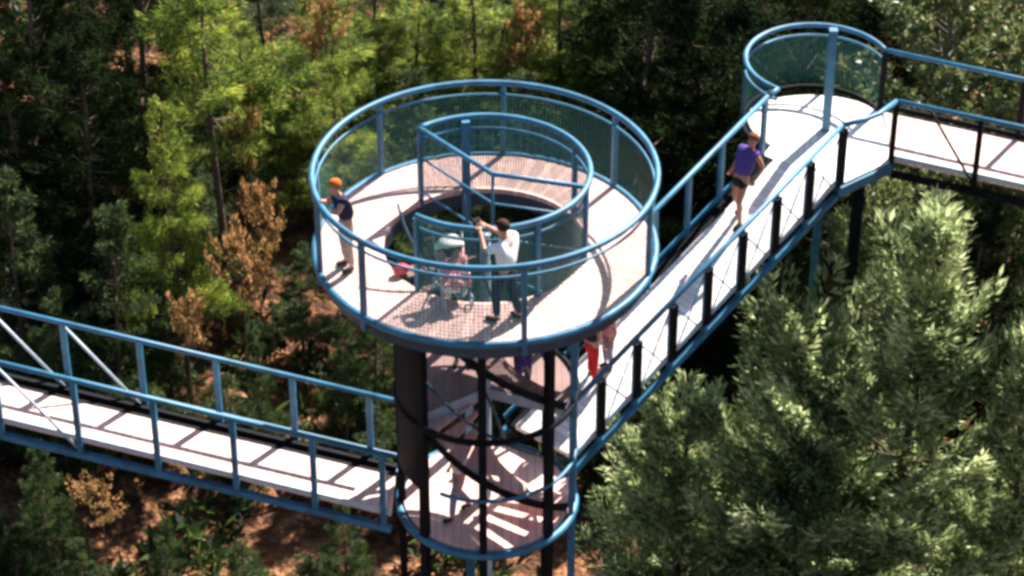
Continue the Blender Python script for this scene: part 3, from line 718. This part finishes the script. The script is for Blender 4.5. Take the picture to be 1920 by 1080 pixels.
# pair on the sloping walkway
def ramp_pt(t, sfrac, dz=.15):
    a_ = nR0.lerp(nR1, t); b_ = fR0.lerp(fR1, t); p = a_.lerp(b_, sfrac); p.z += dz; return p
hd = math.degrees(math.atan2(nR1.y - nR0.y, nR1.x - nR0.x))
def best_t(u, v, sf):
    bt, bd = 0, 1e9
    for i in range(200):
        p = ramp_pt(i / 200, sf); q = p - CAM; z = q.dot(FW); uu = 960 + FPX * q.dot(RT) / z; vv = 540 - FPX * q.dot(UP) / z
        d = (uu - u) ** 2 + (vv - v) ** 2
        if d < bd: bt, bd = i / 200, d
    return bt
p = ramp_pt(best_t(1392, 425, .6), .6)
person('auburn haired person in purple top and dark shorts on the sloping walkway', tuple(p), hd + 180, 1.78,
    dict(knL=(-.10, .14, .52), anL=(-.11, .10, .07), toL=(-.12, .27, .0), anR=(.11, -.20, .16), toR=(.12, -.06, .10), bel=(0, -.05, 1.10), che=(0, -.16, 1.28), nec=(0, -.25, 1.43), hd0=(0, -.25, 1.52), hd1=(0, -.27, 1.61), hd2=(0, -.29, 1.66), shL=(-.17, -.2, 1.38), shR=(.18, -.2, 1.38), elL=(-.27, -.26, 1.13), wrL=(-.24, -.08, .94), elR=(.27, -.24, 1.13), wrR=(.25, -.04, .98)),
    'purple', 'dark', 'hair_r', 'tan', sleeves=.12, legs='short')
p = ramp_pt(best_t(1112, 715, .55), .55)
person('person in dark vest and red trousers at the foot of the sloping walkway', tuple(p), hd, 1.55,
    dict(knL=(-.10, .12, .52), anL=(-.11, .10, .09), toL=(-.12, .26, .06), elL=(-.25, .1, 1.18), wrL=(-.2, .3, 1.2)), 'dark', 'red', 'hair_r', 'skin', sleeves=.1, legs='long')
p = ramp_pt(best_t(1140, 690, .5), .5)
person('dark haired child in pink shirt next to the person in red trousers', tuple(p), hd + 170, 1.30, dict(), 'pink', 'grey', 'hair_b', sleeves=.5, legs='long')
# on the landings inside the tower
person('person in purple clothes bending forward on the spiral stair landing', (.60, -.16, LAND), -60, 1.65,
    dict(che=(0, .2, 1.22), nec=(0, .33, 1.33), hd0=(0, .40, 1.37), hd1=(0, .46, 1.42), hd2=(0, .50, 1.45), shL=(-.17, .26, 1.28), shR=(.17, .26, 1.28), elL=(-.22, .34, 1.02), elR=(.22, .34, 1.02),
         wrL=(-.18, .46, .82), wrR=(.18, .46, .82)), 'purple', 'purple', 'hair_b', sleeves=1.3)
person('person with a white cap standing in the shade on the middle landing', (-.40, .55, LAND), 270, 1.6, dict(), 'dark', 'dark', 'hair_d')
cap = thing('cap', 'white cap worn by the person in the shade of the middle landing', 'cap', (-.40, .55, LAND + 1.52))
b = MB(); n = 16
vs = [(.115 * math.sin(math.pi / 2 * i / 5) * math.cos(2 * math.pi * j / n), .125 * math.sin(math.pi / 2 * i / 5) * math.sin(2 * math.pi * j / n), .11 * math.cos(math.pi / 2 * i / 5)) for i in range(6) for j in range(n)]
b.add(vs, [(i * n + j, i * n + (j + 1) % n, (i + 1) * n + (j + 1) % n, (i + 1) * n + j) for i in range(5) for j in range(n)])
b.build('crown', CL['white'], cap, True); b = MB(); b.slab([(-.08, -.09, .02), (-.07, -.2, .0), (.07, -.2, .0), (.08, -.09, .02)], .01); b.build('peak', CL['white'], cap)
q = at(862, 965, z=LOW)
person('person in white shirt and grey trousers walking on the lowest deck of the tower', (q.x, q.y, LOW), 200, 1.70,
    dict(knL=(-.10, .14, .52), anL=(-.11, .18, .085), toL=(-.12, .33, .035), anR=(.11, -.22, .12), toR=(.12, -.08, .04)), 'white', 'grey', 'hair_d', sleeves=.8)

# pushchair by the inner railing
g = at(850, 556, z=0); pc = thing('pushchair', 'pushchair with a pink and white blanket parked against the inner railing of the ring deck', 'pushchair', (g.x, g.y, 0), None, R(15))
for sx in (-.22, .22):
    for sy in (-.3, .3):
        w_ = tube('wheel', [(sx + .07 * math.cos(t) * 0, sy + .085 * math.cos(t), .10 + .085 * math.sin(t)) for t in [2 * math.pi * i / 20 for i in range(20)]], .018, M['pale'], pc, 6, True)
    tube('frame_tube', [(sx, -.3, .12), (sx, .05, .45), (sx, .36, 1.0)], .016, M['pale'], pc, 8); tube('frame_tube', [(sx, .3, .12), (sx, 0, .5), (sx, -.18, .6)], .016, M['pale'], pc, 8)
tube('handle', [(-.22, .36, 1.0), (.22, .36, 1.0)], .022, CL['dark'], pc, 8)
b = MB(); b.bar((-.19, -.1, .42), (.19, -.1, .42), .34, .05); b.build('seat', CL['dark'], pc)
b = MB(); b.slab([(-.19, .02, .45), (.19, .02, .45), (.19, .24, .95), (-.19, .24, .95)], .05); b.build('backrest', CL['dark'], pc)
b = MB(); nn = 10; vs = []; fs = []
for i in range(nn + 1):
    for j in range(nn + 1):
        x = -.22 + .44 * i / nn; y = -.32 + .5 * j / nn; vs.append((x, y, .52 + .34 * max(0, j / nn - .3) + .06 * math.sin(i * 1.1) * math.cos(j * 1.4) - .5 * max(0, .25 - j / nn)))
for i in range(nn):
    for j in range(nn): fs.append((i * (nn + 1) + j, (i + 1) * (nn + 1) + j, (i + 1) * (nn + 1) + j + 1, i * (nn + 1) + j + 1))
b.add(vs, fs); bl = b.build('blanket', CL['pink'], pc, True); sm = bl.modifiers.new('t', 'SOLIDIFY'); sm.thickness = .03
b = MB(); vs = []; fs = []
for i in range(9):
    t = math.pi * .75 * i / 8
    for j in range(9):
        a_ = math.pi * j / 8; vs.append((.23 * math.cos(a_), .22 - .26 * math.sin(a_) * math.sin(t) , .78 + .24 * math.sin(a_) * (.35 + .65 * math.cos(t * .6))))
for i in range(8):
    for j in range(8): fs.append((i * 9 + j, (i + 1) * 9 + j, (i + 1) * 9 + j + 1, i * 9 + j + 1))
b.add(vs, fs); hd_ = b.build('hood', CL['white'], pc, True)
b = MB(); b.bar((-.17, .02, .24), (.17, .02, .24), .36, .14); b.build('basket', CL['white'], pc)
# red bag on the deck
g = at(752, 515, z=0); bg_ = thing('bag', 'small pinkish red bag lying on the boards of the ring deck', 'bag', (g.x, g.y, 0), None, .4)
V, F = skin([[(Vector((-.14, 0, .08)), .08), (Vector((0, 0, .12)), (.11, .11)), (Vector((.14, 0, .08)), .08)]]); b = MB(); b.add(V, F); b.build('bag_body', cloth('red_canvas', (.75, .10, .13)), bg_, True)
tube('strap', [(-.1, 0, .17), (-.05, .05, .27), (.05, .05, .27), (.1, 0, .17)], .012, CL['dark'], bg_, 8)
